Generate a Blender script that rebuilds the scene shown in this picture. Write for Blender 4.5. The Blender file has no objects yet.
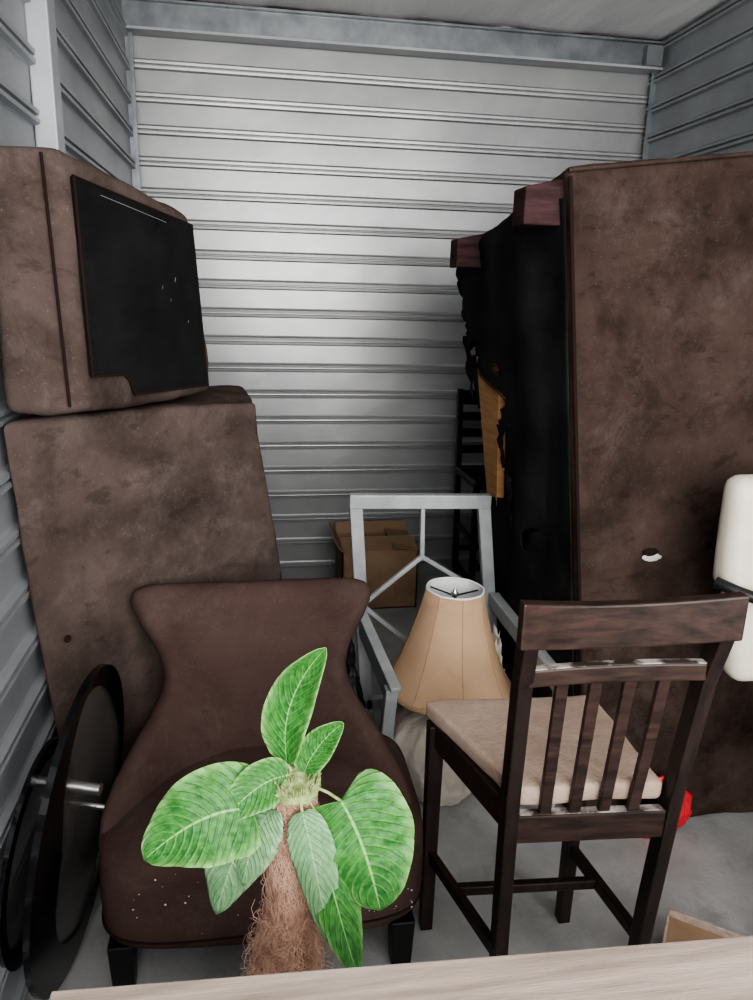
import bpy, bmesh, math, random
from mathutils import Matrix, Vector, noise
random.seed(7)
C=bpy.context.scene.collection
try: bpy.context.scene.view_settings.look='AgX - Medium High Contrast'
except Exception: pass
# ------------------------------------------------------------------ camera
A=math.radians(9.5);P=math.radians(15.5);R=math.radians(1.5);H=1.5
cam=bpy.data.cameras.new('camera');co=bpy.data.objects.new('camera',cam);C.objects.link(co)
co.matrix_world=Matrix.Translation((0,0,H))@Matrix.Rotation(-A,4,'Z')@Matrix.Rotation(math.pi/2-P,4,'X')@Matrix.Rotation(R,4,'Z')
cam.sensor_fit='VERTICAL';cam.sensor_height=24;cam.lens=18;cam.clip_start=.01
bpy.context.scene.camera=co
# ------------------------------------------------------------------ materials
def mat(name,c1,c2=None,scale=6,rough=.6,metal=0,bump=0,bscale=60,sheen=0,contrast=(.35,.65),detail=6,spec=.5,stretch=None,trans=0,coat=0,alpha=1):
    m=bpy.data.materials.new(name);m.use_nodes=True;N=m.node_tree.nodes;L=m.node_tree.links
    b=N['Principled BSDF'];b.inputs['Roughness'].default_value=rough;b.inputs['Metallic'].default_value=metal
    b.inputs['Specular IOR Level'].default_value=spec;b.inputs['Alpha'].default_value=alpha
    if sheen: b.inputs['Sheen Weight'].default_value=sheen;b.inputs['Sheen Roughness'].default_value=.5;b.inputs['Sheen Tint'].default_value=(*[min(1,c*3+.1) for c in c1],1)
    if trans: b.inputs['Transmission Weight'].default_value=trans
    if coat: b.inputs['Coat Weight'].default_value=coat;b.inputs['Coat Roughness'].default_value=.15
    tc=N.new('ShaderNodeTexCoord');mp=N.new('ShaderNodeMapping');L.new(tc.outputs['Object'],mp.inputs[0])
    if stretch: mp.inputs['Scale'].default_value=stretch
    if c2:
        n=N.new('ShaderNodeTexNoise');n.inputs['Scale'].default_value=scale;n.inputs['Detail'].default_value=detail;n.inputs['Roughness'].default_value=.6
        r=N.new('ShaderNodeValToRGB');r.color_ramp.elements[0].position=contrast[0];r.color_ramp.elements[1].position=contrast[1]
        r.color_ramp.elements[0].color=(*c1,1);r.color_ramp.elements[1].color=(*c2,1)
        L.new(mp.outputs[0],n.inputs['Vector']);L.new(n.outputs['Fac'],r.inputs[0]);L.new(r.outputs[0],b.inputs['Base Color'])
    else: b.inputs['Base Color'].default_value=(*c1,1)
    if bump:
        n2=N.new('ShaderNodeTexNoise');n2.inputs['Scale'].default_value=bscale;n2.inputs['Detail'].default_value=3
        bp=N.new('ShaderNodeBump');bp.inputs['Strength'].default_value=bump;bp.inputs['Distance'].default_value=.01
        L.new(mp.outputs[0],n2.inputs['Vector']);L.new(n2.outputs['Fac'],bp.inputs['Height']);L.new(bp.outputs[0],b.inputs['Normal'])
    return m
def noi_(m,s,d,ro,di,lo,hi,amt,st=None,loc=None):
    N=m.node_tree.nodes;L=m.node_tree.links;tc=[n for n in N if n.type=='TEX_COORD'][0]
    n=N.new('ShaderNodeTexNoise');n.inputs['Scale'].default_value=s;n.inputs['Detail'].default_value=d;n.inputs['Roughness'].default_value=ro;n.inputs['Distortion'].default_value=di
    r=N.new('ShaderNodeValToRGB');r.color_ramp.elements[0].position=lo;r.color_ramp.elements[1].position=hi
    r.color_ramp.elements[0].color=(0,0,0,1);r.color_ramp.elements[1].color=(amt,)*3+(1,)
    mp=N.new('ShaderNodeMapping');mp.inputs['Scale'].default_value=st or (1,1,1);mp.inputs['Location'].default_value=loc or (0,0,0);L.new(tc.outputs['Object'],mp.inputs[0]);L.new(mp.outputs[0],n.inputs['Vector'])
    L.new(n.outputs['Fac'],r.inputs[0]);return r.outputs[0]
def over(m,col,f):
    N=m.node_tree.nodes;L=m.node_tree.links;b=N['Principled BSDF'];src=b.inputs['Base Color'].links[0].from_socket
    mx=N.new('ShaderNodeMix');mx.data_type='RGBA';mx.inputs[7].default_value=(*col,1);L.new(f,mx.inputs[0]);L.new(src,mx.inputs[6]);L.new(mx.outputs[2],b.inputs['Base Color'])
def suede(name,dark,light,scale=5,dust=(.20,.17,.155),dustamt=.5,nap=.35,bump=.3):
    """micro-suede: matted nap patches, fine pebble bump, dusty scuffs"""
    m=mat(name,dark,light,scale,rough=1,spec=.03,contrast=(.28,.72),detail=10)
    N=m.node_tree.nodes;L=m.node_tree.links;b=N['Principled BSDF']
    dk=tuple(c*.5 for c in dark)
    over(m,dk,noi_(m,5.5,8,.66,.4,.48,.68,nap))
    over(m,dk,noi_(m,13,6,.65,.3,.57,.66,nap*.7,(1,1,1.8),(3,1,5)))
    over(m,dust,noi_(m,5,12,.85,.3,.50,.74,dustamt,None,(7,7,7)))
    over(m,dust,noi_(m,22,5,.7,.8,.62,.72,dustamt*.4,(1,1,.5),(2,9,4)))
    over(m,dust,noi_(m,170,2,.6,0,.66,.72,.7*dustamt))
    vo=N.new('ShaderNodeTexNoise');vo.inputs['Scale'].default_value=130;vo.inputs['Detail'].default_value=2
    tc=[n for n in N if n.type=='TEX_COORD'][0];L.new(tc.outputs['Object'],vo.inputs['Vector'])
    n2=N.new('ShaderNodeTexNoise');n2.inputs['Scale'].default_value=8;n2.inputs['Detail'].default_value=3;L.new(tc.outputs['Object'],n2.inputs['Vector'])
    ad=N.new('ShaderNodeMath');ad.operation='MULTIPLY_ADD';ad.inputs[1].default_value=2.;L.new(n2.outputs['Fac'],ad.inputs[0]);L.new(vo.outputs['Fac'],ad.inputs[2])
    bp=N.new('ShaderNodeBump');bp.inputs['Strength'].default_value=bump;bp.inputs['Distance'].default_value=.006
    L.new(ad.outputs[0],bp.inputs['Height']);L.new(bp.outputs[0],b.inputs['Normal'])
    return m
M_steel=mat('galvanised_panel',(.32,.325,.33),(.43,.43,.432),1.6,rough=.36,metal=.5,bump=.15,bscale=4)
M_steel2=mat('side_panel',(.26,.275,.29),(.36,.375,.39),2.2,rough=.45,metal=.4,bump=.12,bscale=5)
M_beam=mat('galvanised_beam',(.19,.205,.22),(.30,.315,.33),9,rough=.4,metal=.7)
M_post=mat('post_paint',(.36,.37,.39),(.46,.47,.49),5,rough=.5,metal=.2)
M_ceil=mat('roof_insulation',(.86,.86,.86),(.94,.94,.94),3,rough=.6,bump=.6,bscale=7,stretch=(3,.6,1))
M_floor=mat('concrete',(.24,.238,.232),(.35,.347,.34),4,rough=.8,bump=.15,bscale=70,detail=10,spec=.3)
over(M_floor,(.13,.125,.115),noi_(M_floor,5,10,.7,.4,.54,.70,.6));over(M_floor,(.08,.07,.06),noi_(M_floor,90,3,.6,0,.68,.74,.6))
M_brown=suede('brown_suede',(.052,.037,.032),(.106,.079,.071),dustamt=.42,nap=.6)
M_brown2=suede('dark_brown_suede',(.030,.0195,.0165),(.066,.045,.038),4,dustamt=.22,nap=.65)
M_brown3=suede('chocolate_suede',(.052,.032,.028),(.080,.051,.045),4,dustamt=.20,nap=.3,bump=.2)
M_speck=mat('paint_specks',(.5,.48,.45),rough=.8)
M_welt=mat('welt',(.02,.012,.010),rough=1,spec=.1)
M_black=mat('dust_cover',(.006,.006,.006),(.013,.013,.014),8,rough=.9,bump=.3,bscale=200,spec=.15)
M_torn=mat('torn_lining',(.010,.010,.011),(.030,.029,.029),5,rough=1,bump=.3,bscale=160,spec=.10)
M_burg=mat('burgundy_wood',(.022,.009,.010),(.065,.032,.034),8,rough=.7,stretch=(1,1,6),spec=.12)
M_pine=mat('pine',(.38,.19,.07),(.55,.30,.13),6,rough=.7,stretch=(1,1,8))
M_dark=mat('espresso_wood',(.008,.005,.004),(.022,.012,.010),10,rough=.42,stretch=(6,6,1),spec=.3)
M_darkr=mat('espresso_rail',(.012,.007,.006),(.046,.025,.020),12,rough=.42,stretch=(1,6,6),spec=.3)
M_scuff=mat('worn_rail_top',(.03,.018,.014),(.40,.36,.33),22,rough=.6,contrast=(.45,.6))
M_leg=mat('black_leg',(.005,.005,.005),rough=.4,spec=.3)
M_cush=mat('tan_microfiber',(.32,.235,.185),(.45,.345,.28),7,rough=.95,bump=.3,bscale=120,spec=.1)
over(M_cush,(.22,.14,.10),noi_(M_cush,9,8,.7,.3,.55,.72,.5))
M_table=mat('whitewashed_oak',(.25,.195,.16),(.43,.35,.30),7,rough=.6,bump=.1,stretch=(.6,9,9),detail=9)
M_silver=mat('silver_paint',(.30,.315,.325),(.43,.445,.455),9,rough=.4,metal=.2)
M_card=mat('cardboard',(.21,.135,.085),(.28,.19,.12),5,rough=.9,spec=.2)
M_shade=mat('lamp_shade_cloth',(.45,.29,.175),(.52,.355,.235),4,rough=.9,bump=.2,bscale=200,spec=.2)
M_shadetrim=mat('lamp_shade_trim',(.36,.22,.12),rough=.8)
M_white=mat('shade_lining',(.8,.8,.8),rough=.8)
M_cream=mat('cream_fabric',(.45,.40,.34),(.68,.62,.55),9,rough=.95,bump=.8,bscale=25,spec=.2)
M_leather=mat('white_leather',(.58,.53,.44),(.68,.63,.54),5,rough=.5,bump=.2,bscale=30)
M_bp=mat('black_plastic',(.008,.008,.009),rough=.4,spec=.35)
M_chrome=mat('chrome',(.7,.7,.7),rough=.25,metal=1)
M_gloss=mat('black_lacquer',(.003,.003,.004),rough=.15,spec=.5)
M_glass=mat('smoked_glass',(.05,.048,.046),(.09,.086,.082),5,rough=.12,spec=.5,alpha=.5)
M_red=mat('red_plastic',(.45,.01,.02),(.6,.03,.04),20,rough=.3)
M_coir=mat('coir',(.26,.14,.09),(.52,.32,.23),40,rough=1,bump=1,bscale=150,stretch=(1,1,.3),spec=.1)
M_fib=mat('coir_fibre',(.42,.25,.18),(.74,.50,.39),30,rough=.95,spec=.1)
M_pot=mat('black_pot',(.02,.02,.02),rough=.5)
M_bud=mat('bud_green',(.20,.27,.09),(.42,.48,.24),60,rough=.8,bump=.5,spec=.2)
M_bag=mat('black_bag',(.006,.006,.007),(.016,.016,.018),6,rough=.5,bump=.8,bscale=14,spec=.3)
def leafmat(name,deep,mid,pale,va=.28):
    m=bpy.data.materials.new(name);m.use_nodes=True;N=m.node_tree.nodes;L=m.node_tree.links;b=N['Principled BSDF']
    b.inputs['Roughness'].default_value=.45;b.inputs['Specular IOR Level'].default_value=.3
    uv=N.new('ShaderNodeUVMap');sp=N.new('ShaderNodeSeparateXYZ');L.new(uv.outputs[0],sp.inputs[0])
    def ma(op,a,bb=None,c=None):
        n=N.new('ShaderNodeMath');n.operation=op
        for i,v in enumerate((a,bb,c)):
            if v is None: continue
            if isinstance(v,(int,float)): n.inputs[i].default_value=v
            else: L.new(v,n.inputs[i])
        return n.outputs[0]
    s=ma('ABSOLUTE',ma('MULTIPLY_ADD',sp.outputs[0],2,-1));t=sp.outputs[1]
    no=N.new('ShaderNodeTexNoise');no.inputs['Scale'].default_value=30;no.inputs['Detail'].default_value=4
    ph=ma('ADD',ma('MULTIPLY',ma('SUBTRACT',t,ma('MULTIPLY',ma('POWER',s,1.3),.30)),78),ma('MULTIPLY',no.outputs['Fac'],2.6))
    vein=ma('POWER',ma('MULTIPLY_ADD',ma('SINE',ph),.5,.5),6)
    rib=ma('LESS_THAN',s,.026)
    edge=ma('POWER',s,8)
    f=ma('MAXIMUM',ma('MULTIPLY',vein,va),ma('MULTIPLY',rib,.8));f=ma('MAXIMUM',f,ma('MULTIPLY',edge,.85))
    m1=N.new('ShaderNodeMix');m1.data_type='RGBA';m1.inputs[6].default_value=(*deep,1);m1.inputs[7].default_value=(*mid,1)
    n2=N.new('ShaderNodeTexNoise');n2.inputs['Scale'].default_value=14;n2.inputs['Detail'].default_value=3
    rr=N.new('ShaderNodeMapRange');rr.inputs[1].default_value=.35;rr.inputs[2].default_value=.65;L.new(n2.outputs['Fac'],rr.inputs[0]);L.new(rr.outputs[0],m1.inputs[0])
    m2=N.new('ShaderNodeMix');m2.data_type='RGBA';m2.inputs[7].default_value=(*pale,1);L.new(m1.outputs[2],m2.inputs[6]);L.new(f,m2.inputs[0])
    L.new(m2.outputs[2],b.inputs['Base Color'])
    bp=N.new('ShaderNodeBump');bp.inputs['Strength'].default_value=.6;bp.inputs['Distance'].default_value=.003;L.new(vein,bp.inputs['Height']);L.new(bp.outputs[0],b.inputs['Normal'])
    return m
M_leaf=leafmat('leaf_green',(.014,.095,.016),(.050,.205,.036),(.25,.48,.16),.22)
M_leafp=leafmat('leaf_underside',(.10,.22,.10),(.165,.31,.15),(.30,.46,.26),.2)
# ------------------------------------------------------------------ helpers
def obj(name,me,m=None,parent=None,smooth=False):
    o=bpy.data.objects.new(name,me);C.objects.link(o)
    if m: me.materials.append(m)
    if parent: o.parent=parent
    if smooth:
        for p in me.polygons:p.use_smooth=True
    return o
def empty(name,loc=(0,0,0)):
    e=bpy.data.objects.new(name,None);C.objects.link(e);e.empty_display_size=.1;return e
def mesh(name,vs,fs,m=None,parent=None,smooth=False):
    me=bpy.data.meshes.new(name);me.from_pydata([tuple(v) for v in vs],[],fs);me.update();return obj(name,me,m,parent,smooth)
HF=[(0,3,2,1),(4,5,6,7),(0,1,5,4),(1,2,6,5),(2,3,7,6),(3,0,4,7)]
def hexa(name,c,m,parent=None,bevel=.004,seg=2,sub=0,amp=0,nscale=3,smooth=True):
    """c: 4 bottom corners (ccw) then 4 top corners"""
    bm=bmesh.new();v=[bm.verts.new(p) for p in c]
    for f in HF: bm.faces.new([v[i] for i in f])
    bmesh.ops.recalc_face_normals(bm,faces=bm.faces)
    if bevel: bmesh.ops.bevel(bm,geom=bm.edges[:],offset=bevel,segments=seg,profile=.5,affect='EDGES')
    if sub:
        big=[e for e in bm.edges if e.calc_length()>.08]
        bmesh.ops.subdivide_edges(bm,edges=big,cuts=sub,use_grid_fill=True)
    if amp:
        bm.normal_update()
        for q in bm.verts:
            q.co+=q.normal*amp*(noise.noise(q.co*nscale)+.5*noise.noise(q.co*nscale*3.1))
    me=bpy.data.meshes.new(name);bm.to_mesh(me);bm.free()
    o=obj(name,me,m,parent,smooth)
    if not sub and smooth:
        for p in me.polygons: p.use_smooth=False
    return o
def box(name,a,b,m,parent=None,bevel=.003,**k):
    x0,y0,z0=a;x1,y1,z1=b
    return hexa(name,[(x0,y0,z0),(x1,y0,z0),(x1,y1,z0),(x0,y1,z0),(x0,y0,z1),(x1,y0,z1),(x1,y1,z1),(x0,y1,z1)],m,parent,bevel,**k)
def beam(name,p,q,w,d,m,parent=None,up=(0,0,1),bevel=.003,w2=None,d2=None):
    p=Vector(p);q=Vector(q);z=(q-p).normalized();u=Vector(up);x=z.cross(u)
    if x.length<1e-3:x=Vector((1,0,0))
    x.normalize();y=x.cross(z).normalized();w2=w2 or w;d2=d2 or d
    c=[p+x*sx*w/2+y*sy*d/2 for sx,sy in((-1,-1),(1,-1),(1,1),(-1,1))]+[q+x*sx*w2/2+y*sy*d2/2 for sx,sy in((-1,-1),(1,-1),(1,1),(-1,1))]
    return hexa(name,c,m,parent,bevel)
def tube(name,pts,r,m,parent=None,cyclic=False,smooth=True):
    cu=bpy.data.curves.new(name,'CURVE');cu.dimensions='3D';cu.bevel_depth=r;cu.bevel_resolution=4;cu.use_fill_caps=True
    s=cu.splines.new('POLY');s.points.add(len(pts)-1)
    for i,p in enumerate(pts): s.points[i].co=(*p,1)
    s.use_cyclic_u=cyclic
    o=bpy.data.objects.new(name,cu);C.objects.link(o);cu.materials.append(m)
    if parent:o.parent=parent
    return o
def lathe(name,prof,m,center=(0,0,0),parent=None,n=48,mod=None,capb=False,tilt=None):
    vs=[];fs=[]
    for (r,z) in prof:
        for i in range(n):
            a=2*math.pi*i/n;rr=r*(mod(a,z) if mod else 1);v=Vector((rr*math.cos(a),rr*math.sin(a),z))
            if tilt: v=tilt@v
            vs.append(v+Vector(center))
    for j in range(len(prof)-1):
        for i in range(n):
            k=(i+1)%n;fs.append((j*n+i,j*n+k,(j+1)*n+k,(j+1)*n+i))
    if capb: fs.append(tuple(range(n))[::-1])
    return mesh(name,vs,fs,m,parent,True)
def blob(name,c,s,m,parent=None,amp=.2,ns=2.5,sub=5,flat=None):
    bm=bmesh.new();bmesh.ops.create_icosphere(bm,subdivisions=sub,radius=1)
    for v in bm.verts:
        d=v.co.normalized();k=1+amp*(noise.noise(d*ns)+.5*abs(noise.noise(d*ns*2.7))+.25*noise.noise(d*ns*6))
        q=Vector((d.x*s[0]*k,d.y*s[1]*k,d.z*s[2]*k))+Vector(c)
        if flat is not None and q.z<flat:q.z=flat+(q.z-flat)*.02
        v.co=q
    me=bpy.data.meshes.new(name);bm.to_mesh(me);bm.free();return obj(name,me,m,parent,True)
def lerp(a,b,t): return Vector(a).lerp(Vector(b),t)
# ------------------------------------------------------------------ room
X0,X1,YB,ZC=-.52,1.94,3.80,2.68
PITCH=.131
prof=[(0,0),(.086,0),(.089,.004),(.092,.017),(.099,.018),(.102,.005),(.109,.004),(.112,.017),(.120,.018),(.124,.004)]
def corrug(name,p0,p1,nrm,m,ztop,off=0):
    rows=[];z=-off
    while z<ztop:
        for a,b in prof:
            if 0<=z+a<=ztop: rows.append((z+a,b))
        z+=PITCH
    rows=[(0,0)]+rows+[(ztop,0)]
    nx=14;vs=[];fs=[]
    for zz,b in rows:
        for i in range(nx+1):
            t=i/nx;q=Vector((p0[0]+(p1[0]-p0[0])*t,p0[1]+(p1[1]-p0[1])*t,zz))
            q+=Vector((nrm[0],nrm[1],0))*(b+.003*noise.noise(Vector((t*6,zz*5,off))))
            vs.append(q)
    for j in range(len(rows)-1):
        for i in range(nx):
            a=j*(nx+1)+i;fs.append((a,a+1,a+nx+2,a+nx+1))
    o=mesh(name,vs,fs,m)
    md=o.modifiers.new('s','SOLIDIFY');md.thickness=.004;md.offset=0
    return o
corrug('wall_back',(X0,YB),(X1,YB),(0,-1),M_steel,ZC,.03)
corrug('wall_left',(X0,-1.2),(X0,YB),(1,0),M_steel2,ZC,.05)
corrug('wall_right',(X1,-1.2),(X1,YB),(-1,0),M_steel2,ZC,.08)
box('floor',(X0-.02,-1.2,-.1),(X1+.02,YB+.02,0),M_floor,bevel=0)
nx,ny=60,60;vs=[];fs=[]
for j in range(ny+1):
    for i in range(nx+1):
        x=X0+(X1-X0)*i/nx;y=-1.2+(YB+1.2)*j/ny
        vs.append((x,y,ZC+.012*noise.noise(Vector((x*5,y*1.2,0)))+.006*noise.noise(Vector((x*14,y*4,3)))))
for j in range(ny):
    for i in range(nx):
        a=j*(nx+1)+i;fs.append((a,a+nx+1,a+nx+2,a+1))
ce=mesh('ceiling',vs,fs,M_ceil,smooth=True);md=ce.modifiers.new('s','SOLIDIFY');md.thickness=.02;md.offset=-1
e=empty('trim_1')
box('channel_web',(X0,YB-.075,2.555),(X1,YB-.065,2.665),M_beam,e,bevel=.001)
box('channel_lip_bottom',(X0,YB-.10,2.545),(X1,YB-.02,2.556),M_post,e,bevel=.001)
box('channel_lip_top',(X0,YB-.10,2.655),(X1,YB-.02,2.664),M_beam,e,bevel=.001)
box('channel_brace',(X1-.10,YB-.12,2.555),(X1-.02,YB-.06,2.64),M_beam,e,bevel=.001)
e=empty('trim_2')
box('angle_left',(X0+.001,YB-.05,0),(X0+.035,YB-.045,2.545),M_beam,e,bevel=0)
box('angle_left_b',(X0+.018,YB-.06,0),(X0+.022,YB-.02,2.545),M_beam,e,bevel=0)
box('angle_right',(X1-.03,YB-.05,0),(X1-.001,YB-.045,2.545),M_beam,e,bevel=0)
box('trim_3',(X0+.002,2.12,0),(X0+.055,2.20,2.66),M_post,bevel=.004)
# ------------------------------------------------------------------ stacked sofa sections, left
e=empty('upended_sofa')
hexa('side_panel',[(-.480,1.76,0),(.15,2.2,0),(.05,2.62,0),(-.43,2.3,0),
                 (-.502,1.58,1.228),(.006,2.05,1.205),(-.04,2.5,1.205),(-.43,2.1,1.228)],M_brown,e,.013,3,sub=14,amp=.009,nscale=5)
tube('button',[(-.44,1.697,.70),(-.44,1.69,.70)],.008,M_welt,e)
tube('seam_stitch',[(-.475+.47*t,1.612+.44*t,1.19-.022*t) for t in [i/12 for i in range(13)]],.0012,M_welt,e)
e=empty('sofa_chaise')
hexa('body',[(-.493,1.585,1.245),(-.335,1.60,1.245),(-.110,2.08,1.225),(-.43,2.08,1.240),
             (-.500,1.62,1.752),(-.350,1.60,1.752),(-.145,2.04,1.675),(-.44,2.08,1.70)],M_brown,e,.022,4,sub=12,amp=.010,nscale=5)
cA,cB,cC,cD=Vector((-.335,1.60,1.245)),Vector((-.110,2.08,1.225)),Vector((-.145,2.04,1.675)),Vector((-.350,1.60,1.752))
fn=(cB-cA).cross(cD-cA).normalized()
def fp(u,v,o=0): return lerp(lerp(cA,cB,u),lerp(cD,cC,u),v)+fn*o
poly=[(.30,.055),(.93,.055),(.955,.93),(.045,.90),(.03,.15),(.24,.15),(.28,.12)]
vs=[fp(u,v,.000) for u,v in poly]+[fp(u,v,.010) for u,v in poly]
n=len(poly)
mesh('dust_cover',vs,[tuple(range(n,2*n))]+[(i,(i+1)%n,n+(i+1)%n,n+i) for i in range(n)],M_black,e)
tube('cover_edge',[fp(u,v,.008) for u,v in poly],.004,M_welt,e,True)
tube('staple_strip',[fp(.2+.5*t,.872+.01*t,.011) for t in [i/8 for i in range(9)]],.0005,M_post,e)
for k,(u,v,l) in enumerate([(.6,.55,.02),(.66,.5,.012),(.72,.6,.025),(.8,.4,.015)]):
    tube('scratch_%d'%k,[fp(u,v,.0102),fp(u+.01,v+l,.0102)],.0004,M_speck,e)
tube('front_piping',[lerp((-.383,1.597,1.735),(-.368,1.59,1.26),t)+Vector((.0,.002,0)) for t in [i/10 for i in range(11)]],.003,M_welt,e)
# ------------------------------------------------------------------ big sofa on end, right
e=empty('brown_sofa')
hexa('body',[(.922,1.74,0),(1.80,1.72,0),(1.82,2.5,0),(.965,2.5,0),
             (.712,1.76,1.788),(1.62,1.72,1.90),(1.64,2.5,1.80),(.722,2.5,1.67)],M_brown2,e,.016,4,sub=16,amp=.009,nscale=4)
tube('piping',[lerp((.925,1.735,.03),(.716,1.752,1.765),t)+Vector((.004,-.003,0)) for t in [i/20 for i in range(21)]],.005,M_welt,e)
tube('piping_top',[lerp((.716,1.752,1.778),(1.60,1.717,1.888),t) for t in [i/20 for i in range(21)]],.005,M_brown2,e)
def under(y,z):
    f=(y-1.74)/.76; nb=.922+(.965-.922)*f;nt=.712+(.722-.712)*f;zt=1.788+(1.67-1.788)*f
    return nb+(nt-nb)*z/zt
ny,nz=44,130;vs=[];fs=[]
def far(z):
    r=.06*noise.noise(Vector((z*9,0,1)))+.05*noise.noise(Vector((z*31,0,4)))+.03*noise.noise(Vector((z*80,0,8)))
    if z>1.27: return 2.60+r
    if z>1.20: return 2.60+r-(1.27-z)/.07*.42
    if z>.88: return 2.17+r+.06*math.sin(z*18)
    if z>.80: return 2.17+r+(.88-z)/.08*.32
    return 2.50+r*.5
for j in range(nz+1):
    z=.02+1.70*j/nz
    for i in range(ny+1):
        t=i/ny
        y0=1.752;y=y0+(far(z)-y0)*t
        zz=min(z,1.765-.12*(y-1.75)/.75-.012)
        fold=.014*math.sin((y+z*.25)*17+2*noise.noise(Vector((z*1.3,y,0))))*(.3+.7*math.sin(math.pi*t))
        bul=.03+.04*noise.noise(Vector((y*3,z*2,0)))+.045*math.sin(math.pi*t)*noise.noise(Vector((y*2,z*1.5,7)))+fold
        bul=max(.006,bul*min(1,t*5)+.004)
        vs.append((under(min(y,2.5),zz)-bul,y,zz))
for j in range(nz):
    for i in range(ny):
        a=j*(ny+1)+i;z=.02+1.70*j/nz;y=1.752+i/ny*.8
        hole=(noise.noise(Vector((y*7,z*5,11)))>.56)
        if not hole: fs.append((a,a+1,a+ny+2,a+ny+1))
o=mesh('torn_lining',vs,fs,M_torn,e,True);md=o.modifiers.new('s','SOLIDIFY');md.thickness=.002
for k,(y,z,l,w_) in enumerate([(2.58,1.36,.22,.09),(2.50,1.30,.18,.06),(2.28,1.10,.14,.05),(2.60,1.55,.14,.07),(2.24,.95,.20,.06),(2.16,1.22,.12,.04)]):
    vs=[];fs=[]
    for j in range(17):
        t=j/16;ww=w_*(1-t)**.6*(1+.5*noise.noise(Vector((t*7,k,5))))+.002;zz=z-l*t
        for i in range(4):
            yy=y+(i/3-.5)*ww+.02*noise.noise(Vector((t*4,k,0)))
            vs.append((under(2.48,zz)-.03-.02*noise.noise(Vector((t*3,i*.7,k))),yy,zz))
    for j in range(16):
        for i in range(3): fs.append((j*4+i,j*4+i+1,j*4+5+i,j*4+4+i))
    o=mesh('torn_strip_%d'%k,vs,fs,M_torn,e,True);md=o.modifiers.new('s','SOLIDIFY');md.thickness=.002
def xr(z): return under(2.45,z)
hexa('frame_rail',[(xr(.80)-.03,2.38,.80),(xr(.8)-.03,2.49,.80),(xr(.8)-.004,2.49,.80),(xr(.8)-.004,2.38,.80),
                   (xr(1.3)-.03,2.24,1.3),(xr(1.3)-.03,2.49,1.3),(xr(1.3)-.004,2.49,1.3),(xr(1.3)-.004,2.24,1.3)],M_pine,e,.002)
def foot(n,x,y,z,s):
    hexa(n,[(x-.105,y-s*.42,z-s*.42-.012),(x-.105,y+s*.42,z-s*.42-.012),(x-.105,y+s*.42,z+s*.42-.012),(x-.105,y-s*.42,z+s*.42-.012),
            (x+.012,y-s*.55,z-s*.55),(x+.012,y+s*.55,z-s*.55),(x+.012,y+s*.55,z+s*.55),(x+.012,y-s*.55,z+s*.55)],M_burg,e,.004)
foot('foot_1',.735,1.83,1.715,.10);foot('foot_2',.735,2.42,1.635,.10)
blob('fabric_tear',(1.035,1.7345,.84),(.026,.003,.010),M_speck,e,amp=.25,ns=2,sub=4)
blob('fabric_tear_hole',(1.03,1.7335,.855),(.020,.003,.010),M_welt,e,amp=.3,ns=2,sub=4)
# ------------------------------------------------------------------ slipper chair
e=empty('slipper_chair')
def seat_out(a,w,d,ex=4):
    c,s=math.cos(a),math.sin(a);return (w*math.copysign(abs(c)**(2/ex),c),d*math.copysign(abs(s)**(2/ex),s))
vs=[];fs=[];n=72
layers=[(.122,.93),(.127,.985),(.15,1.0),(.22,1.008),(.30,1.0),(.335,.985),(.355,.94),(.368,.85),(.378,.6),(.382,.3),(.382,.02)]
SW,SD,SY=.366,.24,1.575
for z,k in layers:
    for i in range(n):
        x,y=seat_out(2*math.pi*i/n,SW,SD,5)
        vs.append((x*k+.010,SY+y*k,z+.006*noise.noise(Vector((x*4,y*4,z*4)))-(.012*(x/.35)**2 if z>.34 else 0)))
for j in range(len(layers)-1):
    for i in range(n):
        k=(i+1)%n;fs.append((j*n+i,j*n+k,(j+1)*n+k,(j+1)*n+i))
fs.append(tuple(range(n))[::-1]);fs.append(tuple((len(layers)-1)*n+i for i in range(n)))
mesh('seat',vs,fs,M_brown3,e,True)
tube('seat_welt',[(seat_out(2*math.pi*i/n,SW,SD,5)[0]*1.003+.010,SY+seat_out(2*math.pi*i/n,SW,SD,5)[1]*1.003,.150) for i in range(n)],.003,M_welt,e,True)
vs=[];fs=[]
for i in range(44):
    x=random.choice([random.uniform(-.28,-.05),random.uniform(.18,.33),random.uniform(.22,.33)]);z=random.uniform(.17,.33);r=random.uniform(.0008,.0028);y=SY-SD*1.0075-.0008
    b0=len(vs)
    for k in range(6):
        a=k*math.pi/3;vs.append((x+r*math.cos(a)*random.uniform(.6,1.3),y,z+r*math.sin(a)))
    fs.append(tuple(range(b0,b0+6)))
mesh('paint_specks',vs,fs,M_speck,e)
pr=[(.30,.335,.27),(.36,.330,.25),(.40,.315,.20),(.45,.283,.13),(.50,.247,.075),(.54,.228,.05),(.58,.224,.035),(.62,.234,.03),(.66,.252,.028),(.70,.275,.028),(.74,.293,.028),(.765,.296,.028),(.785,.285,.028)]
def interp(z):
    for a,b in zip(pr,pr[1:]):
        if a[0]<=z<=b[0]+1e-9:
            t=(z-a[0])/(b[0]-a[0])
            return a[1]+(b[1]-a[1])*t,a[2]+(b[2]-a[2])*t
    return pr[-1][1:]
nu,nv=28,40;vs=[];fs=[]
def backpt(u,v,off):
    z=.30+.485*v;hw,k=interp(z)
    x=u*hw
    y=1.685+.075*v-k*abs(u)**2.6+off
    return Vector((x-.010*v,y,z+.010*abs(u)**2*v-.012*max(0,abs(u)-.88)/.12*v))
th=.085
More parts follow.
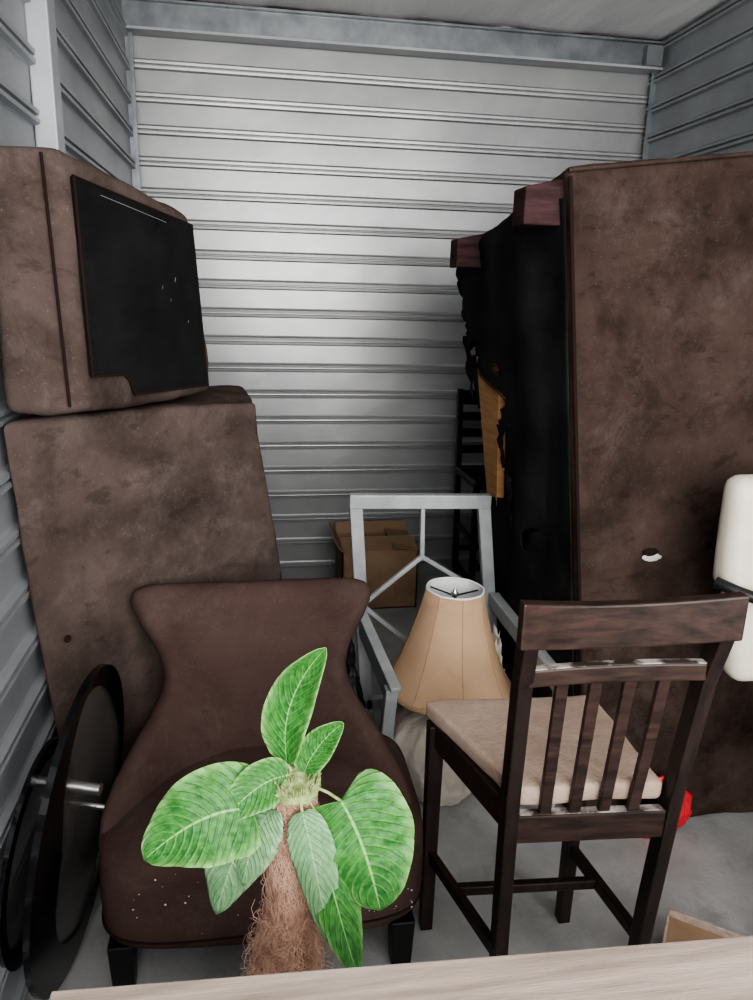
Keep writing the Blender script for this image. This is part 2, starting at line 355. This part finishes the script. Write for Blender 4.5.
for s in (0,1):
    for j in range(nv+1):
        for i in range(nu+1):
            u=-1+2*i/nu;v=j/nv
            edge=min(1,(1-abs(u))*9,(1-v)*11);r=(1-edge)**2
            pt=backpt(u,v,0);mid=th/2;thick=mid*(1-.75*r)
            dirn=Vector((u*.55*interp(.30+.485*v)[1]/.25,1,0)).normalized()
            pt=pt+dirn*(mid+(thick if s else -thick)) ; pt.y+=.004*noise.noise(pt*9)
            vs.append(pt)
off=(nu+1)*(nv+1)
for j in range(nv):
    for i in range(nu):
        a=j*(nu+1)+i;fs.append((a,a+1,a+nu+2,a+nu+1));b=a+off;fs.append((b,b+nu+1,b+nu+2,b+1))
for j in range(nv):
    for i in (0,nu):
        a=j*(nu+1)+i;q=(a,a+nu+1,a+nu+1+off,a+off);fs.append(q if i==0 else q[::-1])
for i in range(nu):
    a=nv*(nu+1)+i;fs.append((a,a+1,a+1+off,a+off));a=i;fs.append((a,a+off,a+1+off,a+1))
o=mesh('backrest',vs,fs,M_brown3,e,True);md=o.modifiers.new('ss','SUBSURF');md.levels=1;md.render_levels=1
for i,(x,y) in enumerate([(-.305,1.385),(.312,1.37),(-.25,1.74),(.25,1.74)]):
    beam('leg_%d'%(i+1),(x,y,0),(x,y,.13),.045,.045,M_leg,e,up=(0,1,0),w2=.055,d2=.055)
# ------------------------------------------------------------------ counter-height dining chair
e=empty('dining_chair')
BLp=[(.478,1.175,0),(.470,1.165,.3),(.462,1.15,.6),(.452,1.115,.85),(.444,1.085,.955)]
BRp=[(.765,1.155,0),(.772,1.145,.3),(.782,1.13,.6),(.785,1.095,.85),(.786,1.065,.955)]
for nme,pp in(('post_left',BLp),('post_right',BRp)):
    vs=[];fs=[]
    for x,y,z in pp:
        w=.014 if z>.1 else .013;d=.019
        vs+=[(x-w,y-d,z),(x+w,y-d,z),(x+w,y+d,z),(x-w,y+d,z)]
    for j in range(len(pp)-1):
        for i in range(4):
            k=(i+1)%4;fs.append((j*4+i,j*4+k,j*4+4+k,j*4+4+i))
    fs+=[(3,2,1,0),tuple(range(len(vs)-4,len(vs)))]
    o=mesh(nme,vs,fs,M_dark,e);md=o.modifiers.new('b','BEVEL');md.width=.003;md.segments=2
def rail(nme,pa,pb,h,t,bow,m,flare=0,n=14):
    vs=[];fs=[]
    for i in range(n+1):
        s=i/n;c=lerp(pa,pb,s);u=2*s-1;c.y+=bow*(1-u*u);zt=h/2+flare*u*u;zb=-h/2+flare*.9*u*u
        vs+=[(c.x,c.y-t/2,c.z+zb),(c.x,c.y+t/2,c.z+zb),(c.x,c.y+t/2,c.z+zt),(c.x,c.y-t/2,c.z+zt)]
    for j in range(n):
        for i in range(4):
            k=(i+1)%4;fs.append((j*4+i,j*4+4+i,j*4+4+k,j*4+k))
    fs+=[(0,1,2,3),tuple(len(vs)-1-i for i in range(4))]
    o=mesh(nme,vs,fs,m,e);md=o.modifiers.new('b','BEVEL');md.width=.004;md.segments=2;return o
rail('crest_rail',(.418,1.062,.966),(.798,1.040,.974),.080,.024,.032,M_darkr,.022)
rail('upper_slat_rail',(.455,1.103,.868),(.781,1.082,.874),.034,.020,.008,M_darkr)
rail('upper_rail_wear',(.462,1.102,.8855),(.776,1.082,.8915),.002,.017,.008,M_scuff)
rail('lower_slat_rail',(.470,1.15,.525),(.772,1.13,.525),.062,.022,.0,M_darkr)
rail('lower_rail_wear',(.480,1.149,.557),(.762,1.129,.557),.002,.018,.0,M_scuff)
for i in range(4):
    s=.20+.19*i
    pt=lerp((.455,1.103,.858),(.781,1.082,.862),s);pt.y+=.008*(1-(2*s-1)**2);pb=lerp((.470,1.15,.545),(.772,1.13,.545),s)
    beam('slat_%d'%(i+1),pb,pt,.023,.012,M_darkr,e,up=(0,1,0),bevel=.002)
FL=(.393,1.455);FR=(.738,1.43)
for nme,(x,y) in(('leg_front_left',FL),('leg_front_right',FR)):
    beam(nme,(x,y,0),(x,y,.565),.03,.03,M_dark,e,up=(0,1,0),w2=.036,d2=.036)
def ap(nm,a,b,z,h,t): beam(nm,(a[0],a[1],z),(b[0],b[1],z),t,h,M_dark,e)
bl=(.468,1.155);br=(.776,1.137)
ap('apron_left',bl,FL,.54,.06,.02);ap('apron_right',br,FR,.54,.06,.02);ap('apron_front',FL,FR,.54,.06,.02)
ap('stretcher_left',bl,FL,.215,.03,.018);ap('stretcher_right',br,FR,.215,.03,.018)
ap('stretcher_mid',((bl[0]+FL[0])/2,(bl[1]+FL[1])/2+.03),((br[0]+FR[0])/2,(br[1]+FR[1])/2+.03),.215,.024,.018)
hexa('seat_cushion',[(.480,1.15,.565),(.765,1.135,.565),(.76,1.455,.565),(.370,1.48,.565),(.476,1.145,.612),(.768,1.13,.612),(.765,1.46,.612),(.366,1.484,.612)],M_cush,e,.014,4,sub=8,amp=.006,nscale=7)
# ------------------------------------------------------------------ lamp
e=empty('table_lamp')
T=Matrix.Rotation(math.radians(1.6),3,'Y')
LC=(.565,2.02,0)
def pan(a,z): return 1-.025*abs(math.sin(4*a))
sh=[(.202,.338),(.195,.350),(.171,.39),(.149,.44),(.128,.50),(.110,.56),(.096,.61),(.088,.652)]
o=lathe('shade',sh,M_shade,LC,e,64,pan,tilt=T);md=o.modifiers.new('s','SOLIDIFY');md.thickness=.003
o=lathe('shade_lining',[(r-.005,z) for r,z in sh],M_white,LC,e,64,pan,tilt=T)
for nme,r,z,mm in(('trim_top',.0865,.654,M_white),('trim_bottom',.202,.338,M_shadetrim)):
    tube(nme,[T@Vector((r*pan(a,0)*math.cos(a),r*pan(a,0)*math.sin(a),z))+Vector(LC) for a in [2*math.pi*i/64 for i in range(64)]],.003,mm,e,True)
for i in range(8):
    a=math.pi/4*i
    tube('rib_%d'%i,[T@Vector(((r+.001)*math.cos(a),(r+.001)*math.sin(a),z))+Vector(LC) for r,z in sh],.0009,M_shadetrim,e)
for i in range(3):
    a=2*math.pi/3*i+.3
    tube('spider_%d'%i,[T@Vector((.083*math.cos(a),.083*math.sin(a),.637))+Vector(LC),T@Vector((0,0,.63))+Vector(LC)],.0025,M_bp,e)
lathe('finial',[(0,.625),(.010,.63),(.012,.64),(.005,.65),(0,.66)],M_chrome,LC,e,16,tilt=T)
lathe('stem',[(.012,.28),(.012,.43),(.006,.44),(.006,.64)],M_chrome,LC,e,16,tilt=T)
lathe('bulb',[(.014,.42),(.016,.45),(.03,.49),(.033,.515),(.022,.54),(0,.548)],M_white,LC,e,20,tilt=T)
lathe('urn_base',[(.08,0),(.10,.01),(.115,.04),(.145,.10),(.160,.16),(.152,.21),(.115,.26),(.06,.285),(.03,.295),(.02,.31)],M_cream,(.548,1.97,0),e,96,lambda a,z:1+.035*math.sin(9*a+z*14)+.015*math.sin(21*a-z*30),capb=True)
# ------------------------------------------------------------------ silver lattice bench
e=empty('lattice_bench_frame')
YF=2.3
def fb(n,a,b,w=.042,d=.028): beam(n,a,b,w,d,M_silver,e,up=(0,1,0))
fb('stile_left',(.377,YF,0),(.317,YF,.845));fb('stile_right',(.845,YF,0),(.744,YF,.835));fb('top_rail',(.296,YF,.852),(.766,YF,.842),.046,.034)
cx=(.543,YF,.655)
fb('mullion_top',cx,(.538,YF,.84),.015,.018);fb('mullion_left',cx,(.345,YF,.49),.015,.018);fb('mullion_right',cx,(.790,YF,.50),.015,.018)
fb('mullion_left_low',(.345,YF,.49),(.56,YF,.30),.015,.018);fb('mullion_right_low',(.790,YF,.50),(.56,YF,.30),.015,.018)
fb('lower_rail',(.365,YF,.12),(.835,YF,.12));fb('mullion_low',(.567,YF,.13),(.56,YF,.30),.015,.018)
beam('side_rail_left',(.345,2.28,.425),(.385,1.91,.36),.022,.075,M_silver,e)
beam('side_cap_left',(.342,2.28,.468),(.387,1.885,.402),.034,.016,M_silver,e)
beam('leg_left',(.352,1.915,0),(.378,1.915,.395),.036,.04,M_silver,e,up=(0,1,0))
beam('side_rail_right',(.795,2.28,.50),(.820,1.735,.47),.035,.05,M_silver,e)
beam('leg_right',(.820,1.75,0),(.820,1.75,.46),.03,.03,M_silver,e,up=(0,1,0))
# ------------------------------------------------------------------ clutter
e=empty('cardboard_box')
x0,x1,y0,y1,z1=.405,.775,3.36,3.66,.30
for nme,a,b in(('front',(x0,y0,0),(x1,y0+.006,z1)),('back',(x0,y1-.006,0),(x1,y1,z1)),('left',(x0,y0,0),(x0+.006,y1,z1)),('right',(x1-.006,y0,0),(x1,y1,z1)),('bottom',(x0,y0,0),(x1,y1,.006))):
    box(nme,a,b,M_card,e,bevel=0)
def flap(n,a,b,c,d):
    o=mesh(n,[a,b,c,d],[(0,1,2,3)],M_card,e);md=o.modifiers.new('s','SOLIDIFY');md.thickness=.005
flap('flap_left',(x0,y0,z1),(x0,y1,z1),(x0-.035,y1,z1+.06),(x0-.035,y0,z1+.05))
flap('flap_back',(x0,y1,z1),(x1,y1,z1),(x1,y1+.03,z1+.05),(x0,y1+.03,z1+.05))
flap('flap_right',(x1,y1,z1),(x1,y0,z1),(x1-.12,y0,z1+.012),(x1-.12,y1,z1+.012))
flap('flap_front',(x0,y0,z1),(x1,y0,z1),(x1,y0+.14,z1+.03),(x0,y0+.14,z1+.03))
e=empty('black_bar_stool')
for nme,p,q in(('post_1',(.985,3.42,0),(.985,3.52,1.06)),('post_2',(1.27,3.42,0),(1.27,3.52,1.06)),('leg_1',(.985,3.14,0),(.99,3.18,.66)),('leg_2',(1.27,3.14,0),(1.265,3.18,.66))):
    beam(nme,p,q,.028,.028,M_leg,e,up=(0,1,0))
for i,(z,h) in enumerate([(1.02,.07),(.93,.04),(.85,.04),(.77,.04)]):
    y=3.42+.1*z/1.06;beam('ladder_%d'%i,(.99,y,z),(1.265,y,z),.018,h,M_leg,e)
for i,(a,b) in enumerate([((.987,3.43,.2),(.987,3.15,.2)),((.987,3.44,.4),(.987,3.16,.4)),((1.268,3.43,.2),(1.268,3.15,.2)),((.987,3.15,.28),(1.268,3.15,.28)),((.987,3.43,.28),(1.268,3.43,.28))]):
    beam('rung_%d'%i,a,b,.018,.025,M_leg,e)
box('seat',(.965,3.13,.655),(1.29,3.47,.695),M_leg,e,bevel=.012)
blob('black_bag',(.25,2.13,.20),(.070,.14,.22),M_bag,amp=.35,flat=0)
blob('cream_blanket',(.755,2.13,.20),(.028,.08,.22),M_cream,amp=.35,ns=3,flat=0)
blob('red_bag',(1.130,1.685,.085),(.095,.026,.105),M_red,amp=.16,ns=2.2,flat=0)
e=empty('cardboard_tray')
q=[(.957,1.33),(1.12,1.205),(1.04,1.08),(.87,1.21)]
def wallp(n,a,b,z0,z1,t=.006): 
    a=Vector((*a,0));b=Vector((*b,0));beam(n,a+Vector((0,0,(z0+z1)/2)),b+Vector((0,0,(z0+z1)/2)),t,z1-z0,M_table,e,bevel=.001)
for i in range(4): wallp('side_%d'%i,q[i],q[(i+1)%4],0,.10)
hexa('lid',[(*q[3],.075),(*q[2],.075),(*q[1],.075),(*q[0],.075),(*q[3],.081),(*q[2],.081),(*q[1],.081),(*q[0],.081)],M_card,e,.001)
# ------------------------------------------------------------------ white office chair (right)
e=empty('office_chair')
hexa('back_lower',[(1.115,1.44,.61),(1.55,1.44,.61),(1.55,1.53,.61),(1.115,1.53,.61),(1.09,1.46,.845),(1.56,1.46,.845),(1.56,1.55,.845),(1.09,1.55,.845)],M_leather,e,.04,5,sub=4,amp=.006)
hexa('back_upper',[(1.075,1.46,.835),(1.56,1.46,.835),(1.56,1.55,.835),(1.075,1.55,.835),(1.078,1.49,1.115),(1.55,1.49,1.115),(1.55,1.57,1.115),(1.078,1.57,1.115)],M_leather,e,.035,5,sub=4,amp=.006)
hexa('seat',[(1.24,1.03,.45),(1.54,1.03,.45),(1.54,1.47,.45),(1.24,1.47,.45),(1.24,1.02,.55),(1.54,1.02,.55),(1.54,1.47,.55),(1.24,1.47,.55)],M_leather,e,.04,4,sub=4,amp=.005)
tube('arm_left',[(1.045,1.47,.875),(1.07,1.43,.868),(1.13,1.40,.85),(1.20,1.36,.84),(1.22,1.15,.80),(1.22,1.10,.72),(1.24,1.15,.50)],.014,M_bp,e)
tube('arm_right',[(1.56,1.50,.84),(1.57,1.40,.835),(1.57,1.15,.80),(1.57,1.10,.72),(1.54,1.15,.50)],.016,M_bp,e)
tube('gas_column',[(1.38,1.27,.08),(1.38,1.27,.46)],.025,M_bp,e)
for i in range(5):
    a=2*math.pi*i/5+.6;q=(1.38+.18*math.cos(a),1.24+.18*math.sin(a),.06)
    beam('spoke_%d'%i,(1.38,1.24,.09),q,.04,.03,M_bp,e);lathe('caster_%d'%i,[(0,0),(.02,.002),(.025,.025),(.02,.048),(0,.05)],M_bp,(q[0],q[1],0),e,14)
# ------------------------------------------------------------------ round smoked-glass table lying on its side (left)
e=empty('round_glass_table')
Z=Vector((.15,.22,.96)).normalized();D=Vector((.20,1,0));D=(D-Z*D.dot(Z)).normalized();Nn=D.cross(Z).normalized()
def disc(n,c,a,b,t,m,inner=0,rim=None):
    c=Vector(c);k=72;vs=[];fs=[]
    for s in(-.5,.5):
        for r in(1,inner):
            for i in range(k):
                g=2*math.pi*i/k;rr=r
                if r==inner and inner and rim: rr=rim(g)
                vs.append(c+D*a*rr*math.cos(g)+Z*b*rr*math.sin(g)+Nn*t*s)
    for i in range(k):
        j=(i+1)%k
        fs+=[(i,j,k+j,k+i)[::-1],(2*k+i,2*k+j,3*k+j,3*k+i),(i,j,2*k+j,2*k+i)]
        if inner: fs.append((k+i,3*k+i,3*k+j,k+j))
    return mesh(n,vs,fs,m,e)
c1=Vector((-.388,1.45,.375))
disc('top_rim',c1,.225,.350,.014,M_gloss,.8,rim=lambda g:.88-.38*max(0,-math.cos(g-.4))+.06*math.cos(3*g))
disc('top_glass',c1,.21,.33,.006,M_glass,.0001)
c2=c1-Nn*.080+Vector((0.005,-.07,-.02))
disc('shelf_rim',c2,.150,.235,.010,M_gloss,.7,rim=lambda g:.86-.3*max(0,math.cos(g+.6)))
disc('shelf_glass',c2,.14,.22,.005,M_glass,.0001)
for i,(g,h) in enumerate([(.0,.085),(.10,.0)]):
    p=c1+D*g+Z*h;tube('chrome_post_%d'%i,[p-Nn*.10,p+Nn*(.035 if i==0 else .02)],.014 if i==0 else .008,M_chrome,e)
# ------------------------------------------------------------------ foreground table
e=empty('wood_table')
hexa('table_top',[(-.232,-.10,.725),(.98,-.12,.725),(.98,.643,.725),(-.232,.697,.725),(-.232,-.10,.75),(.98,-.12,.75),(.98,.643,.75),(-.232,.697,.75)],M_table,e,.002)
for i,(x,y) in enumerate([(-.17,-.04),(.92,-.04),(-.17,.62),(.92,.58)]):
    beam('leg_%d'%(i+1),(x,y,0),(x,y,.725),.05,.05,M_table,e,up=(0,1,0))
# ------------------------------------------------------------------ artificial plant
e=empty('artificial_plant')
PX,PY,PZ=.047,.95,.80
def tx(z): return PX-.012*(PZ-z)/.35
def tr(z): return .0295+(.014*min(1,max(0,(.575-z)/.08)))
vs=[];fs=[];n=48;m_=80
for j in range(m_+1):
    z=.20+(PZ-.20)*j/m_
    for i in range(n):
        a=2*math.pi*i/n;r=tr(z)*(1+.07*noise.noise(Vector((math.cos(a)*3,math.sin(a)*3,z*22))))
        vs.append((tx(z)+r*math.cos(a),PY+r*math.sin(a),z))
for j in range(m_):
    for i in range(n):
        k=(i+1)%n;fs.append((j*n+i,j*n+k,(j+1)*n+k,(j+1)*n+i))
fs.append(tuple(m_*n+i for i in range(n)))
mesh('coir_trunk',vs,fs,M_coir,e,True)
cu=bpy.data.curves.new('coir_fibres','CURVE');cu.dimensions='3D';cu.bevel_depth=.00034;cu.bevel_resolution=0
for i in range(6000):
    z=random.uniform(.42,PZ-.005)
    if i%3==0: z=random.uniform(.42,.60)
    a=random.uniform(0,6.28);da=random.uniform(-.7,.7);dz=random.uniform(-.05,.04)
    s=cu.splines.new('POLY');s.points.add(4)
    out=random.uniform(.0005,.007)*(2.2 if z<.58 else 1)
    if random.random()<.15: out*=2.2
    for k in range(5):
        t=k/4;aa=a+da*t;zz=z+dz*t;r=tr(zz)+.0008+out*math.sin(math.pi*t*.7+.1)
        s.points[k].co=(tx(zz)+r*math.cos(aa),PY+r*math.sin(aa),zz,1)
o=bpy.data.objects.new('coir_fibres',cu);C.objects.link(o);cu.materials.append(M_fib);o.parent=e
lathe('pot',[(.09,0),(.10,.01),(.125,.2),(.13,.215),(.118,.215),(.112,.195),(0,.19)],M_pot,(PX-.015,PY,0),e,40,capb=True)
blob('crown',(PX,PY,PZ+.003),(.038,.038,.020),M_bud,e,amp=.3,ns=5,sub=4)
cu=bpy.data.curves.new('crown_sprigs','CURVE');cu.dimensions='3D';cu.bevel_depth=.0014;cu.bevel_resolution=1
for i in range(200):
    a=random.uniform(0,6.28);r=.040*math.sqrt(random.random());s=cu.splines.new('POLY');s.points.add(2)
    p=Vector((PX+r*math.cos(a),PY+r*math.sin(a),PZ+.010));d=Vector((math.cos(a)*r*9,math.sin(a)*r*9,.9)).normalized()*random.uniform(.008,.018)
    for k in range(3): s.points[k].co=(*(p+d*k/2),1)
o=bpy.data.objects.new('crown_sprigs',cu);C.objects.link(o);cu.materials.append(M_bud);o.parent=e
def leaf(n,b,c,t,w,side,m,cup=.25,wave=.1,heart=1.0,seed=0,lobe=.55,rnd=.62):
    b,c,t=[Vector((PX,PY,PZ))+Vector(q) for q in(b,c,t)];side=Vector(side).normalized()
    N_,S_=34,16;vs=[];fs=[];uvs=[]
    for j in range(N_+1):
        v=j/N_;p=b*(1-v)**2+c*2*v*(1-v)+t*v*v;tan=((c-b)*(1-v)+(t-c)*v).normalized()
        sd=(side-tan*side.dot(tan)).normalized();nr=sd.cross(tan).normalized()
        wv=w*(math.sin(math.pi*v**heart))**rnd if 0<v<1 else .0006
        for i in range(S_+1):
            u=-1+2*i/S_
            q=p+sd*u*wv+nr*(cup*wv*u*u+wave*wv*abs(u)**1.5*math.sin(v*11+seed+(u>0)*1.5)+.04*wv*math.sin(v*34+seed)*abs(u))
            if v<.35: q-=tan*(abs(u)**1.5)*wv*lobe*(1-v/.35)
            vs.append(q);uvs.append(((u+1)/2,v))
    for j in range(N_):
        for i in range(S_):
            a=j*(S_+1)+i;fs.append((a,a+1,a+S_+2,a+S_+1))
    o=mesh(n,vs,fs,m,e,True);ul=o.data.uv_layers.new(name='UVMap')
    for lp in o.data.loops: ul.data[lp.index].uv=uvs[lp.vertex_index]
    md=o.modifiers.new('s','SOLIDIFY');md.thickness=.0008
    tube(n+'_stem',[Vector((PX,PY,PZ))+(b-Vector((PX,PY,PZ)))*k/4+Vector((0,0,.010*math.sin(math.pi*k/4))) for k in range(5)],.0022,M_bud,e)
leaf('leaf_1',(-.060,-.03,-.010),(-.125,-.05,.018),(-.208,-.05,-.062),.066,(-.15,.5,.85),M_leaf,.12,.14,.66,1,.6,.58)
leaf('leaf_2',(-.012,-.01,.025),(-.045,-.02,.035),(-.105,-.04,-.020),.033,(-.1,.5,.85),M_leaf,.2,.1,.8,2)
leaf('leaf_3',(-.035,-.01,-.03),(-.08,-.03,-.04),(-.115,-.03,-.185),.050,(1,-.3,0),M_leafp,.25,.14,.85,3)
leaf('leaf_9',(-.03,-.02,-.02),(-.06,-.04,-.03),(-.075,-.04,-.13),.034,(.8,-.3,.3),M_leafp,.25,.12,.85,9)
leaf('leaf_4',(-.008,.01,.03),(-.025,.02,.13),(.045,-.01,.225),.034,(.9,-.3,-.3),M_leaf,.40,.16,.95,4)
leaf('leaf_5',(.015,.0,.02),(.03,.01,.06),(.072,.0,.10),.024,(.7,-.4,-.4),M_leaf,.35,.1,.85,5)
leaf('leaf_6',(.066,-.03,-.008),(.098,-.06,-.05),(.120,-.08,-.160),.082,(1,-.10,.10),M_leaf,.14,.10,.70,6,.5,.52)
leaf('leaf_7',(.010,-.045,-.01),(.02,-.07,-.04),(.050,-.07,-.225),.032,(1,-.1,0),M_leafp,.3,.12,.85,7,.3)
leaf('leaf_8',(.032,-.03,-.03),(.040,-.07,-.09),(.090,-.09,-.275),.038,(1,.1,.1),M_leaf,.25,.24,.8,8,.3)
# ------------------------------------------------------------------ light: daylight through the open front
w=bpy.data.worlds.new('world');bpy.context.scene.world=w;w.use_nodes=True
N=w.node_tree.nodes;L=w.node_tree.links;bg=N['Background'];bg.inputs[1].default_value=1
tc=N.new('ShaderNodeTexCoord');sp=N.new('ShaderNodeSeparateXYZ');L.new(tc.outputs['Generated'],sp.inputs[0])
mr=N.new('ShaderNodeMapRange');mr.inputs[1].default_value=-.15;mr.inputs[2].default_value=.15;L.new(sp.outputs[2],mr.inputs[0])
mx=N.new('ShaderNodeMix');mx.data_type='RGBA';mx.inputs[6].default_value=(1.9,1.84,1.75,1);mx.inputs[7].default_value=(3.4,3.42,3.44,1)
L.new(mr.outputs[0],mx.inputs[0]);L.new(mx.outputs[2],bg.inputs[0])
def area(n,loc,rot,sx,sy,p,col=(1,1,1)):
    l=bpy.data.lights.new(n,'AREA');l.shape='RECTANGLE';l.size=sx;l.size_y=sy;l.energy=p;l.color=col
    o=bpy.data.objects.new(n,l);C.objects.link(o);o.location=loc;o.rotation_euler=rot;return o
area('door_daylight',(.7,-1.15,1.75),(math.radians(93),0,0),2.4,1.6,112,(1,.985,.96))
